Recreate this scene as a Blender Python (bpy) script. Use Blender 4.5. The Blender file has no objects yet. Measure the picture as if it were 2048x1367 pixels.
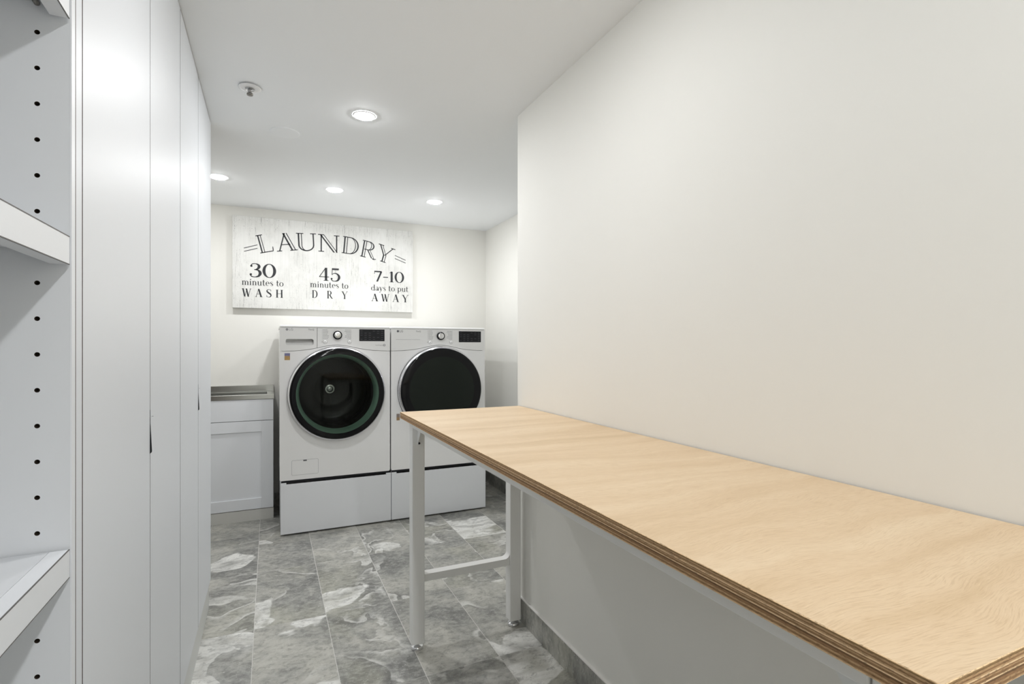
import bpy, bmesh, math, random
from mathutils import Vector, Matrix
random.seed(7)
PI = math.pi
S = bpy.context.scene
COL = S.collection

# ------------------------------------------------------------------ camera, world, exposure
FPX = 1048.0                       # focal length in pixels of a 2048 wide frame
YAW = math.atan2(1024 - 540, FPX)  # camera turned to the right of the room's depth axis
EYE = 1.20
cd = bpy.data.cameras.new('camera')
cd.sensor_width = 36.0
cd.lens = 36.0 * FPX / 2048.0
cd.shift_y = 8.5 / 2048.0
cd.clip_start = 0.02
cam = bpy.data.objects.new('camera', cd)
COL.objects.link(cam)
cam.location = (0, 0, EYE)
cam.rotation_euler = (PI / 2, 0, -YAW)
S.camera = cam
w = bpy.data.worlds.new('world')
S.world = w
w.use_nodes = True
w.node_tree.nodes['Background'].inputs[0].default_value = (0.9, 0.95, 1.0, 1)
w.node_tree.nodes['Background'].inputs[1].default_value = 0.4
S.view_settings.view_transform = 'Standard'
S.view_settings.look = 'None'
S.view_settings.gamma = 1.0
S.view_settings.use_curve_mapping = False
S.view_settings.exposure = 2.22
LAMP = 75.0                         # radiance of a downlight's diffuser
LAMP_COLOR = (0.985, 0.99, 1.0)

CEIL = 2.225
XR = 1.003       # near right wall face
XREC = 1.745     # right wall of the recess beyond
YEND = 2.115     # end of the near right wall
YB = 4.335       # back wall
XC = -0.247      # front plane of the tall cabinets

# ------------------------------------------------------------------ materials
def mat(name, color, rough=0.5, metal=0.0, spec=0.5, coat=0.0, emit=None, strength=0.0, aniso=0.0):
    m = bpy.data.materials.new(name)
    m.use_nodes = True
    b = m.node_tree.nodes['Principled BSDF']
    b.inputs['Base Color'].default_value = (*color, 1)
    b.inputs['Roughness'].default_value = rough
    b.inputs['Metallic'].default_value = metal
    b.inputs['Specular IOR Level'].default_value = spec
    b.inputs['Coat Weight'].default_value = coat
    b.inputs['Anisotropic'].default_value = aniso
    if emit:
        b.inputs['Emission Color'].default_value = (*emit, 1)
        b.inputs['Emission Strength'].default_value = strength
    return m

class NT:
    """small helper for wiring shader nodes"""
    def __init__(s, m):
        s.m = m; s.t = m.node_tree; s.n = s.t.nodes; s.b = s.n['Principled BSDF']
    def new(s, typ, **kw):
        nd = s.n.new(typ)
        for k, v in kw.items(): setattr(nd, k, v)
        return nd
    def link(s, a, b): s.t.links.new(a, b)
    def val(s, sock, v):
        if hasattr(v, 'is_linked') or isinstance(v, bpy.types.NodeSocket): s.link(v, sock)
        else: sock.default_value = v
    def math(s, op, a, b=0.0, c=None, clamp=False):
        nd = s.new('ShaderNodeMath', operation=op, use_clamp=clamp)
        s.val(nd.inputs[0], a); s.val(nd.inputs[1], b)
        if c is not None: s.val(nd.inputs[2], c)
        return nd.outputs[0]
    def noise(s, vec, scale, detail=4, rough=0.5, dist=0.0, w=None):
        nd = s.new('ShaderNodeTexNoise')
        if w is not None: nd.noise_dimensions = '4D'; s.val(nd.inputs['W'], w)
        s.link(vec, nd.inputs['Vector'])
        nd.inputs['Scale'].default_value = scale; nd.inputs['Detail'].default_value = detail
        nd.inputs['Roughness'].default_value = rough; nd.inputs['Distortion'].default_value = dist
        return nd
    def scaled(s, vec, sx, sy, sz):
        nd = s.new('ShaderNodeMapping'); s.link(vec, nd.inputs['Vector'])
        nd.inputs['Scale'].default_value = (sx, sy, sz)
        return nd.outputs[0]
    def ramp(s, fac, stops, interp='LINEAR'):
        nd = s.new('ShaderNodeValToRGB'); s.link(fac, nd.inputs[0])
        cr = nd.color_ramp; cr.interpolation = interp
        while len(cr.elements) < len(stops): cr.elements.new(0.5)
        for e, (p, c) in zip(cr.elements, stops):
            e.position = p; e.color = (*c, 1) if len(c) == 3 else c
        return nd.outputs[0]
    def mix(s, fac, a, b, blend='MIX'):
        nd = s.new('ShaderNodeMix', data_type='RGBA', blend_type=blend)
        s.val(nd.inputs[0], fac)
        for sock, v in ((nd.inputs[6], a), (nd.inputs[7], b)):
            if isinstance(v, bpy.types.NodeSocket): s.link(v, sock)
            else: sock.default_value = (*v, 1)
        return nd.outputs[2]
    def smooth(s, v, lo, hi):
        nd = s.new('ShaderNodeMapRange', interpolation_type='SMOOTHSTEP')
        s.link(v, nd.inputs[0]); nd.inputs[1].default_value = lo; nd.inputs[2].default_value = hi
        return nd.outputs[0]
    def bump(s, h, strength, dist=0.001):
        nd = s.new('ShaderNodeBump'); s.link(h, nd.inputs['Height'])
        nd.inputs['Strength'].default_value = strength; nd.inputs['Distance'].default_value = dist
        s.link(nd.outputs[0], s.b.inputs['Normal'])
    def world_pos(s):
        return s.new('ShaderNodeNewGeometry').outputs['Position']

def paint(name, color, rough=0.6, bump=0.06):
    m = mat(name, color, rough, spec=0.3)
    t = NT(m)
    n = t.noise(t.world_pos(), 260, 3, 0.6)
    t.bump(n.outputs[0], bump, 0.0006)
    return m

M_WALL = paint('wall_paint', (0.874, 0.866, 0.822), 0.6)
M_CEIL = paint('ceiling_paint', (0.92, 0.938, 0.95), 0.75)
M_CAB = mat('cabinet_white', (0.815, 0.84, 0.875), 0.42, spec=0.38)
t = NT(M_CAB)
n_ = t.noise(t.scaled(t.world_pos(), 30, 30, 6), 8, 3, 0.5)
t.bump(n_.outputs[0], 0.03, 0.0008)
M_SHELF = mat('melamine_white', (0.79, 0.81, 0.835), 0.45)
M_LIP = mat('shelf_lip_white', (0.87, 0.89, 0.92), 0.4)
M_RAW_GAP = mat('raw_edge_gap_shade', (0.075, 0.04, 0.022), 0.8)  # raw board brown, darkened further to paint shade into the door gaps
M_BAND = mat('edge_band_line', (0.16, 0.155, 0.15), 0.7)
M_PIN = mat('shelf_pin_steel', (0.25, 0.24, 0.22), 0.4, 0.8)
M_APPL = mat('appliance_enamel', (0.895, 0.895, 0.89), 0.26, spec=0.5)
M_PED = mat('pedestal_enamel', (0.83, 0.85, 0.88), 0.32, spec=0.5)
M_PANEL = mat('panel_plastic', (0.85, 0.85, 0.84), 0.30)
M_DARK = mat('dark_plastic', (0.010, 0.011, 0.014), 0.3, spec=0.25)
M_BLACK = mat('black_gloss', (0.006, 0.006, 0.007), 0.06, spec=0.2)
M_DRYGLASS = mat('dark_green_glass', (0.009, 0.013, 0.010), 0.07, spec=0.2)
M_CHROME = mat('chrome', (0.82, 0.82, 0.84), 0.12, 1.0)
M_SPR = mat('sprinkler_metal', (0.36, 0.36, 0.36), 0.28, 1.0)
M_SILVER = mat('silver_ring', (0.72, 0.72, 0.75), 0.22, 1.0)
M_PRINT = mat('grey_print', (0.12, 0.12, 0.13), 0.5)
M_PRINT2 = mat('faint_print', (0.33, 0.33, 0.34), 0.5)
M_DISPMARK = mat('display_marks', (0.07, 0.07, 0.085), 0.4)
M_GASKET = mat('door_bowl_ring', (0.62, 0.95, 0.78), 0.3)
M_DRUM = mat('drum_steel', (0.014, 0.014, 0.012), 0.3, 0.0, spec=0.4)
M_TRIM = mat('lamp_trim', (0.85, 0.85, 0.85), 0.4)
M_TABLE = mat('table_frame_white', (0.87, 0.87, 0.85), 0.35)
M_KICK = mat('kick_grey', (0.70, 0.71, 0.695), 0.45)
M_KICKV = mat('vanity_kick', (0.62, 0.62, 0.59), 0.4)
M_EDGE = mat('tile_edge_trim', (0.92, 0.91, 0.89), 0.3)
M_INK = mat('sign_ink', (0.032, 0.033, 0.037), 0.8)

# knob with radial brushing
M_KNOB = mat('knob_face', (0.72, 0.72, 0.70), 0.28, 1.0, aniso=0.85)
t = NT(M_KNOB)
tg = t.new('ShaderNodeTangent', direction_type='RADIAL', axis='Y')
t.link(tg.outputs[0], M_KNOB.node_tree.nodes['Principled BSDF'].inputs['Tangent'])

# brushed stainless steel of the sink
M_STEEL = mat('stainless_steel', (0.52, 0.525, 0.50), 0.28, 1.0)
t = NT(M_STEEL)
n_ = t.noise(t.scaled(t.world_pos(), 4, 300, 300), 3, 3, 0.6)
t.bump(n_.outputs[0], 0.12, 0.0005)

# smoky door glass of the washer
M_SMOKE = bpy.data.materials.new('smoky_glass')
M_SMOKE.use_nodes = True
nt = M_SMOKE.node_tree
nt.nodes.remove(nt.nodes['Principled BSDF'])
out = [n for n in nt.nodes if n.type == 'OUTPUT_MATERIAL'][0]
tr = nt.nodes.new('ShaderNodeBsdfTransparent'); tr.inputs[0].default_value = (0.45, 0.48, 0.45, 1)
gl = nt.nodes.new('ShaderNodeBsdfGlossy'); gl.inputs['Roughness'].default_value = 0.02
gl.inputs[0].default_value = (1, 1, 1, 1)
fr = nt.nodes.new('ShaderNodeFresnel'); fr.inputs[0].default_value = 1.24
mx = nt.nodes.new('ShaderNodeMixShader')
nt.links.new(fr.outputs[0], mx.inputs[0]); nt.links.new(tr.outputs[0], mx.inputs[1]); nt.links.new(gl.outputs[0], mx.inputs[2])
nt.links.new(mx.outputs[0], out.inputs[0])

# small two-tone sticker
def two_tone(name, top, bottom, zmid):
    m = mat(name, top, 0.4)
    t = NT(m)
    sx = t.new('ShaderNodeSeparateXYZ'); t.link(t.world_pos(), sx.inputs[0])
    f = t.smooth(sx.outputs[2], zmid - 0.004, zmid + 0.004)
    n = t.noise(t.world_pos(), 220, 2)
    c = t.mix(f, bottom, top)
    c = t.mix(t.math('MULTIPLY', t.smooth(n.outputs[0], 0.45, 0.62), 0.55), c, (0.12, 0.12, 0.22))
    t.link(c, t.b.inputs['Base Color'])
    return m

# whitewashed, scratched boards of the sign
M_SIGN = mat('whitewashed_wood', (0.8, 0.8, 0.78), 0.75)
t = NT(M_SIGN)
p = t.world_pos()
a = t.noise(t.scaled(p, 150, 1, 6), 1.0, 5, 0.72, 0.7).outputs[0]
a2 = t.noise(t.scaled(p, 260, 1, 7), 1.0, 3, 0.6, 0.4).outputs[0]
b = t.noise(t.scaled(p, 5, 1, 4), 1.0, 4, 0.65).outputs[0]
c = t.noise(t.scaled(p, 170, 1, 110), 1.0, 3, 0.7).outputs[0]
sx = t.new('ShaderNodeSeparateXYZ'); t.link(p, sx.inputs[0])
worn = t.math('ADD', b, t.math('ADD', t.math('MULTIPLY', t.math('SUBTRACT', 1.0, t.smooth(sx.outputs[0], -0.24, 0.10)), 0.13), t.math('MULTIPLY', t.smooth(sx.outputs[2], 2.02, 2.15), 0.09)))
scr = t.math('MULTIPLY', t.smooth(a, 0.57, 0.66), t.smooth(worn, 0.46, 0.64))
scr2 = t.math('MULTIPLY', t.smooth(a2, 0.60, 0.70), t.smooth(worn, 0.40, 0.62))
spk = t.math('MULTIPLY', t.smooth(c, 0.62, 0.70), t.smooth(worn, 0.44, 0.60))
base = t.mix(t.smooth(b, 0.35, 0.65), (0.78, 0.78, 0.755), (0.70, 0.70, 0.67))
stk = t.noise(t.scaled(p, 260, 1, 2.2), 1.0, 3, 0.6).outputs[0]
base = t.mix(t.math('MULTIPLY', t.smooth(stk, 0.50, 0.70), 0.22), base, (0.42, 0.42, 0.40))
col = t.mix(t.math('MULTIPLY', scr, 0.75), base, (0.26, 0.26, 0.255))
col = t.mix(t.math('MULTIPLY', scr2, 0.45), col, (0.30, 0.30, 0.30))
col = t.mix(t.math('MULTIPLY', spk, 0.75), col, (0.20, 0.19, 0.18))
t.link(col, t.b.inputs['Base Color'])

# plywood: face veneer with the grain across the table, and the layered edge
M_WOOD = mat('plywood_face', (0.6, 0.45, 0.28), 0.42, spec=0.35)
t = NT(M_WOOD)
p = t.world_pos()
warp = t.noise(t.scaled(p, 1.4, 2.2, 1), 1.3, 3, 0.5)
wv = t.new('ShaderNodeVectorMath', operation='MULTIPLY_ADD')
t.link(warp.outputs[1], wv.inputs[0]); wv.inputs[1].default_value = (0.0, 0.20, 0.0); t.link(p, wv.inputs[2])
band = t.noise(t.scaled(wv.outputs[0], 1.0, 11, 1), 1.4, 5, 0.62).outputs[0]
fine = t.noise(t.scaled(wv.outputs[0], 34, 760, 1), 1.0, 3, 0.65).outputs[0]
fleck = t.noise(t.scaled(wv.outputs[0], 60, 700, 1), 1.0, 2, 0.6).outputs[0]
col = t.ramp(band, [(0.28, (0.64, 0.465, 0.275)), (0.48, (0.74, 0.56, 0.365)), (0.68, (0.80, 0.63, 0.43))])
col = t.mix(t.math('MULTIPLY', t.smooth(fine, 0.46, 0.66), 0.42), col, (0.54, 0.365, 0.20))
col = t.mix(t.math('MULTIPLY', t.smooth(fleck, 0.58, 0.72), 0.30), col, (0.86, 0.70, 0.49))
t.link(col, t.b.inputs['Base Color'])
t.bump(fine, 0.06, 0.0005)

M_PLY = mat('plywood_edge', (0.3, 0.2, 0.1), 0.7, spec=0.2)
t = NT(M_PLY)
p = t.world_pos()
sx = t.new('ShaderNodeSeparateXYZ'); t.link(p, sx.inputs[0])
zz = t.math('DIVIDE', t.math('SUBTRACT', sx.outputs[2], 0.9125), 0.025)
wob = t.noise(t.scaled(p, 5, 5, 60), 1.0, 2).outputs[0]
zz = t.math('ADD', zz, t.math('MULTIPLY', t.math('SUBTRACT', wob, 0.5), 0.03))
DK, MD, TN = (0.34, 0.195, 0.098), (0.58, 0.375, 0.20), (0.90, 0.66, 0.40)
lay = t.ramp(zz, [(0.0, TN), (0.07, MD), (0.11, DK), (0.19, MD), (0.26, DK), (0.36, (0.2, 0.115, 0.06)), (0.43, TN), (0.485, DK),
                  (0.57, MD), (0.62, DK), (0.66, TN), (0.715, MD), (0.77, DK), (0.83, MD), (0.90, (0.30, 0.19, 0.09)), (0.965, TN)], 'CONSTANT')
g = t.noise(t.scaled(p, 160, 160, 900), 1.0, 3, 0.7).outputs[0]
col = t.mix(t.math('MULTIPLY', t.smooth(g, 0.46, 0.66), 0.55), lay, (0.13, 0.072, 0.035))
t.link(col, t.b.inputs['Base Color'])

# grey stone tile, TX by TY, with thin grout lines; every tile has its own cut of the stone
def stone(name, grid=True):
    m = mat(name, (0.3, 0.3, 0.29), 0.36, spec=0.45)
    t = NT(m)
    p = t.world_pos()
    s3 = t.new('ShaderNodeSeparateXYZ'); t.link(p, s3.inputs[0])
    gx = t.math('DIVIDE', t.math('SUBTRACT', s3.outputs[0], 0.228), 0.2895)
    gy = t.math('DIVIDE', t.math('SUBTRACT', s3.outputs[1], 2.476), 0.6115)
    ix, iy = t.math('FLOOR', gx), t.math('FLOOR', gy)
    cmb = t.new('ShaderNodeCombineXYZ'); t.link(ix, cmb.inputs[0]); t.link(iy, cmb.inputs[1])
    wn = t.new('ShaderNodeTexWhiteNoise', noise_dimensions='2D'); t.link(cmb.outputs[0], wn.inputs['Vector'])
    off = t.math('MULTIPLY', wn.outputs[0], 37.0)
    wa = t.noise(p, 2.0, 3, 0.5, 0.0, off)
    vw = t.new('ShaderNodeVectorMath', operation='MULTIPLY_ADD')
    t.link(wa.outputs[1], vw.inputs[0]); vw.inputs[1].default_value = (0.36, 0.36, 0.0); t.link(p, vw.inputs[2])
    q = vw.outputs[0]
    cl = t.noise(q, 3.4, 7, 0.60, 0.0, off).outputs[0]
    fi = t.noise(t.scaled(p, 30, 44, 20), 1.0, 5, 0.72, 0.5, off).outputs[0]
    base = t.ramp(cl, [(0.33, (0.13, 0.132, 0.124)), (0.44, (0.245, 0.247, 0.233)), (0.53, (0.36, 0.358, 0.330)), (0.62, (0.50, 0.492, 0.445))])
    ol = t.noise(q, 2.3, 3, 0.5, 0.0, t.math('ADD', off, 5.0)).outputs[0]
    base = t.mix(t.math('MULTIPLY', t.smooth(ol, 0.52, 0.66), 0.45), base, (0.43, 0.425, 0.34))
    # pale flowing bands with a firm edge on one side and streaks along them, and softer light veins
    pa = t.noise(q, 1.5, 4, 0.50, 0.6, t.math('ADD', off, 11.0)).outputs[0]
    st = t.noise(t.scaled(q, 8, 20, 8), 1.0, 4, 0.6, 1.0, off).outputs[0]
    pale = t.math('MULTIPLY', t.smooth(pa, 0.570, 0.582), t.math('SUBTRACT', 1.0, t.smooth(pa, 0.60, 0.69)))
    if not grid: pale = t.math('MULTIPLY', pale, 0.15)
    col = t.mix(t.math('MULTIPLY', pale, t.math('ADD', 0.45, t.math('MULTIPLY', t.smooth(st, 0.35, 0.60), 0.50))), base, (0.86, 0.86, 0.83))
    ve = t.noise(q, 1.8, 4, 0.52, 0.7, t.math('ADD', off, 23.0)).outputs[0]
    vein = t.math('MULTIPLY', t.smooth(ve, 0.495, 0.500), t.math('SUBTRACT', 1.0, t.smooth(ve, 0.503, 0.530)))
    vmask = t.smooth(t.noise(p, 3.0, 2, 0.5, 0.0, t.math('ADD', off, 31.0)).outputs[0], 0.44, 0.60)
    col = t.mix(t.math('MULTIPLY', t.math('MULTIPLY', vein, vmask), 0.75), col, (0.74, 0.74, 0.71))
    halo = t.math('MULTIPLY', t.smooth(ve, 0.44, 0.495), t.math('SUBTRACT', 1.0, t.smooth(ve, 0.495, 0.500)))
    col = t.mix(t.math('MULTIPLY', t.math('MULTIPLY', halo, vmask), 0.45), col, (0.13, 0.13, 0.122))
    col = t.mix(t.math('MULTIPLY', t.smooth(fi, 0.46, 0.64), 0.34), col, (0.62, 0.615, 0.57))
    col = t.mix(t.math('MULTIPLY', t.math('SUBTRACT', 1.0, t.smooth(fi, 0.36, 0.50)), 0.42), col, (0.13, 0.13, 0.12))
    dk = t.noise(t.scaled(p, 120, 120, 60), 1.0, 3, 0.7).outputs[0]
    col = t.mix(t.math('MULTIPLY', t.smooth(dk, 0.62, 0.70), 0.55), col, (0.10, 0.10, 0.095))
    col = t.mix(t.math('MULTIPLY', t.math('SUBTRACT', 1.0, t.smooth(dk, 0.30, 0.37)), 0.65), col, (0.84, 0.84, 0.82))
    if grid:
        fx = t.math('MULTIPLY', t.math('SUBTRACT', 0.5, t.math('ABSOLUTE', t.math('SUBTRACT', t.math('FRACT', gx), 0.5))), 0.2895)
        fy = t.math('MULTIPLY', t.math('SUBTRACT', 0.5, t.math('ABSOLUTE', t.math('SUBTRACT', t.math('FRACT', gy), 0.5))), 0.6115)
        gr = t.math('SUBTRACT', 1.0, t.smooth(fx, 0.0006, 0.0015))
        gr2 = t.math('MULTIPLY', t.math('SUBTRACT', 1.0, t.smooth(fy, 0.0008, 0.0015)), 0.45)
        grout = t.math('MAXIMUM', gr, gr2)
        col = t.mix(grout, col, (0.66, 0.65, 0.62))
    t.link(col, t.b.inputs['Base Color'])
    t.link(t.math('ADD', t.math('MULTIPLY', fi, 0.25), 0.26), t.b.inputs['Roughness'])
    t.bump(fi, 0.12, 0.0012)
    return m
M_FLOOR = stone('stone_floor_tile')
M_BASE = stone('stone_skirting', False)

# ------------------------------------------------------------------ geometry helpers (world coordinates)
def V(bm, p): return bm.verts.new(p)
def box(bm, x0, x1, y0, y1, z0, z1, bev=0.0, seg=2):
    tmp = bmesh.new()
    bmesh.ops.create_cube(tmp, size=1.0)
    for v in tmp.verts:
        v.co = Vector(((x0 + x1) / 2 + v.co.x * (x1 - x0), (y0 + y1) / 2 + v.co.y * (y1 - y0), (z0 + z1) / 2 + v.co.z * (z1 - z0)))
    if bev > 0:
        bmesh.ops.bevel(tmp, geom=list(tmp.edges), offset=bev, segments=seg, profile=0.5, affect='EDGES')
    join(bm, tmp)
def join(bm, tmp):
    mp = {}
    for v in tmp.verts: mp[v] = bm.verts.new(v.co)
    for f in tmp.faces:
        try:
            nf = bm.faces.new([mp[v] for v in f.verts]); nf.material_index = f.material_index; nf.smooth = f.smooth
        except ValueError: pass
    tmp.free()
def newbox(*a, **k):
    bm = bmesh.new(); box(bm, *a, **k); return bm
def lathe(bm, cx, cz, prof, seg=96, axis='Y', y0=0.0, mats=None):
    """prof: list of (r, h). axis Y: h is the y coordinate; axis Z: centre (cx, y0), h is z"""
    rings = []
    for r, h in prof:
        if r < 1e-6:
            rings.append([bm.verts.new((cx, h, cz) if axis == 'Y' else (cx, y0, h))])
        else:
            ring = []
            for i in range(seg):
                a = 2 * PI * i / seg
                ring.append(bm.verts.new((cx + r * math.cos(a), h, cz + r * math.sin(a)) if axis == 'Y' else (cx + r * math.cos(a), y0 + r * math.sin(a), h)))
            rings.append(ring)
    for k in range(len(rings) - 1):
        A, B = rings[k], rings[k + 1]
        for i in range(seg):
            j = (i + 1) % seg
            if len(A) == 1 and len(B) == 1: continue
            if len(A) == 1: f = bm.faces.new((A[0], B[j], B[i]))
            elif len(B) == 1: f = bm.faces.new((A[i], A[j], B[0]))
            else: f = bm.faces.new((A[i], A[j], B[j], B[i]))
            f.smooth = True
            if mats: f.material_index = mats[k]
def prism_xz(bm, pts, y0, y1, holes=()):
    """flat outline in x-z (with optional holes) extruded from y0 (front) to y1"""
    tmp = bmesh.new(); edges = []
    for loop in (pts, *holes):
        vs = [tmp.verts.new((x, y0, z)) for x, z in loop]
        for i in range(len(vs)): edges.append(tmp.edges.new((vs[i], vs[(i + 1) % len(vs)])))
    bmesh.ops.triangle_fill(tmp, edges=edges, use_beauty=True, use_dissolve=False)
    def inside(p, loop):
        c = False
        for i in range(len(loop)):
            (xa, za), (xb, zb) = loop[i], loop[i - 1]
            if (za > p.z) != (zb > p.z) and p.x < (xb - xa) * (p.z - za) / (zb - za) + xa: c = not c
        return c
    bad = [f for f in tmp.faces if any(inside(f.calc_center_median(), h) for h in holes) or not inside(f.calc_center_median(), pts)]
    if bad: bmesh.ops.delete(tmp, geom=bad, context='FACES_ONLY')
    r = bmesh.ops.extrude_face_region(tmp, geom=list(tmp.faces))
    for v in [g for g in r['geom'] if isinstance(g, bmesh.types.BMVert)]: v.co.y = y1
    bmesh.ops.recalc_face_normals(tmp, faces=list(tmp.faces))
    join(bm, tmp)
def circle(cx, cz, r, n=96): return [(cx + r * math.cos(2 * PI * i / n), cz + r * math.sin(2 * PI * i / n)) for i in range(n)]
def rrect(x0, x1, z0, z1, r, n=6):
    o = []
    for cx, cz, a0 in ((x1 - r, z1 - r, 0), (x0 + r, z1 - r, 90), (x0 + r, z0 + r, 180), (x1 - r, z0 + r, 270)):
        for i in range(n + 1):
            a = math.radians(a0 + 90 * i / n); o.append((cx + r * math.cos(a), cz + r * math.sin(a)))
    return o

ORG = {}
def obj(name, bm, m, parent=None, recalc=True):
    """link a bmesh (built in world coordinates) as one mesh object"""
    if recalc: bmesh.ops.recalc_face_normals(bm, faces=list(bm.faces))
    if parent is not None: L = ORG[parent.name]
    else:
        xs = [v.co for v in bm.verts]
        L = Vector(((min(v.x for v in xs) + max(v.x for v in xs)) / 2, (min(v.y for v in xs) + max(v.y for v in xs)) / 2, min(v.z for v in xs)))
    bmesh.ops.translate(bm, verts=list(bm.verts), vec=-L)
    me = bpy.data.meshes.new(name)
    bm.to_mesh(me); bm.free()
    for mm in (m if isinstance(m, (list, tuple)) else [m]): me.materials.append(mm)
    o = bpy.data.objects.new(name, me)
    COL.objects.link(o)
    if parent is None: o.location = L
    else: o.parent = parent
    ORG[o.name] = L
    return o
def tag(o, label, cat, group=None):
    o['label'] = label; o['category'] = cat
    if group: o['group'] = group
    return o
def thing(name, loc, label, cat, group=None):
    o = bpy.data.objects.new(name, None)
    o.empty_display_size = 0.05
    COL.objects.link(o); o.location = loc
    ORG[o.name] = Vector(loc)
    return tag(o, label, cat, group)
def struct(name, bm, m):
    o = obj(name, bm, m); o['kind'] = 'structure'; return o

# ------------------------------------------------------------------ room shell
YF = -3.2
XL = -0.87
struct('floor', newbox(XL - 0.1, XREC + 0.1, YF - 0.1, YB + 0.1, -0.1, 0), M_FLOOR)
struct('ceiling', newbox(XL - 0.1, XREC + 0.1, YF - 0.1, YB + 0.1, CEIL, CEIL + 0.1), M_CEIL)
struct('wall_back', newbox(XL, XREC, YB, YB + 0.1, 0, CEIL), M_WALL)
struct('wall_left', newbox(XL - 0.1, XL, YF - 0.1, YB + 0.1, 0, CEIL), M_WALL)
struct('wall_right_recess', newbox(XREC, XREC + 0.1, YEND - 0.3, YB + 0.1, 0, CEIL), M_WALL)
bm = bmesh.new()
box(bm, XR, XREC + 0.1, YF, YEND, 0, CEIL)
ed = [e for e in bm.edges if all(abs(v.co.x - XR) < 1e-6 and abs(v.co.y - YEND) < 1e-6 for v in e.verts)]
bmesh.ops.bevel(bm, geom=ed, offset=0.005, segments=4, profile=0.5, affect='EDGES')
struct('wall_right', bm, M_WALL)
struct('wall_front', newbox(XL, XR, YF - 0.1, YF, 0, CEIL), M_WALL)
def skirting(name, x0, x1, y0, y1, edge):
    s = struct(name, newbox(x0, x1, y0, y1, 0, 0.1), M_BASE)
    e = obj('edge_trim', newbox(*edge, 0.1001, 0.1040), M_EDGE, s)
skirting('baseboard_right', XR - 0.009, XR, YF + 0.01, YEND, (XR - 0.010, XR, YF + 0.01, YEND))
skirting('baseboard_recess', XREC - 0.009, XREC, YEND + 0.01, YB - 0.01, (XREC - 0.010, XREC, YEND + 0.01, YB - 0.01))
skirting('baseboard_back', 0.03, XREC - 0.01, YB - 0.009, YB, (0.03, XREC - 0.01, YB - 0.010, YB))

# ------------------------------------------------------------------ recessed downlights
LAMP_MATS = {}
def lamp_mat(k):
    if k not in LAMP_MATS: LAMP_MATS[k] = mat('lamp_diffuser', (1, 1, 1), 0.5, emit=LAMP_COLOR, strength=LAMP * k)
    return LAMP_MATS[k]
def downlight(x, y, label, k=0.9):
    th = thing('recessed_downlight', (x, y, CEIL), label, 'ceiling light', 'recessed downlights in the white ceiling')
    bm = bmesh.new(); lathe(bm, x, 0, [(0.043, CEIL - 0.003), (0.0450, CEIL - 0.0045), (0.049, CEIL - 0.003), (0.0505, CEIL - 0.0003)], 48, 'Z', y)
    obj('trim_ring', bm, M_TRIM, th)
    bm = bmesh.new(); lathe(bm, x, 0, [(0.0, CEIL - 0.0090), (0.020, CEIL - 0.0085), (0.034, CEIL - 0.0065), (0.043, CEIL - 0.0032)], 48, 'Z', y)
    obj('diffuser', bm, lamp_mat(k), th)
    return th
downlight(0.381, 2.391, 'round glowing recessed downlight nearest the camera, right of the sprinkler head', 1.1)
downlight(-0.284, 3.631, 'round glowing recessed downlight at the end of the tall cabinets, left of the laundry sign')
downlight(0.385, 3.614, 'round glowing recessed downlight above the middle of the laundry sign')
downlight(1.063, 3.617, 'round glowing recessed downlight farthest right, above the dryer')
downlight(0.385, 1.15, 'unseen recessed downlight added over the front edge of the plywood table', 0.70)  # added out of view, carries the lamp row on to light the foreground
downlight(0.385, -0.05, 'recessed downlight in the ceiling over the near end of the plywood table', 0.70)
downlight(0.385, -1.25, 'unseen downlight added behind the camera to brighten the room', 2.4)  # added lamp out of view, boosted to brighten faces turned to the camera
downlight(0.385, -2.45, 'unseen downlight added beside the wall behind the camera as fill', 2.4)  # second added lamp, strong unseen fill from behind the camera

# ------------------------------------------------------------------ ceiling fittings
sx_, sy_ = -0.072, 2.312
sp = thing('sprinkler_head', (sx_, sy_, CEIL), 'small metal fire sprinkler with white round plate on the ceiling', 'sprinkler')
bm = bmesh.new(); lathe(bm, 0, 0, [(0.012, CEIL - 0.0100), (0.030, CEIL - 0.0100), (0.039, CEIL - 0.0085), (0.041, CEIL - 0.0065), (0.040, CEIL - 0.0060), (0.030, CEIL - 0.0060), (0.030, CEIL)], 48, 'Z', 0)
for v in bm.verts: v.co.x += sx_; v.co.y += sy_
obj('escutcheon', bm, M_TRIM, sp)
bm = bmesh.new(); lathe(bm, sx_, 0, [(0.0, CEIL - 0.0130), (0.0165, CEIL - 0.0135), (0.018, CEIL - 0.0115), (0.014, CEIL - 0.0098)], 32, 'Z', sy_)
lathe(bm, sx_, 0, [(0.0, CEIL - 0.023), (0.0075, CEIL - 0.023), (0.0075, CEIL - 0.0125)], 24, 'Z', sy_)
obj('sprinkler_body', bm, M_SPR, sp)
for s in (-1, 1):
    bm = bmesh.new(); box(bm, sx_ - 0.0015, sx_ + 0.0015, sy_ + s * 0.009 - 0.002, sy_ + s * 0.009 + 0.002, CEIL - 0.029, CEIL - 0.0134)
    obj('frame_arm', bm, M_SPR, sp)
bm = bmesh.new(); lathe(bm, sx_, 0, [(0.0, CEIL - 0.036), (0.0095, CEIL - 0.036), (0.0115, CEIL - 0.0345), (0.0115, CEIL - 0.0285), (0.0, CEIL - 0.0285)], 32, 'Z', sy_)
obj('deflector', bm, M_PIN, sp)
bm = bmesh.new(); lathe(bm, 0.066, 0, [(0.0, CEIL - 0.0035), (0.062, CEIL - 0.0035), (0.066, CEIL - 0.002), (0.0665, CEIL)], 64, 'Z', 2.74)
tag(obj('ceiling_cover_plate', bm, M_CEIL), 'round white blank cover plate flush on the ceiling behind the sprinkler head', 'cover plate')

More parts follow.
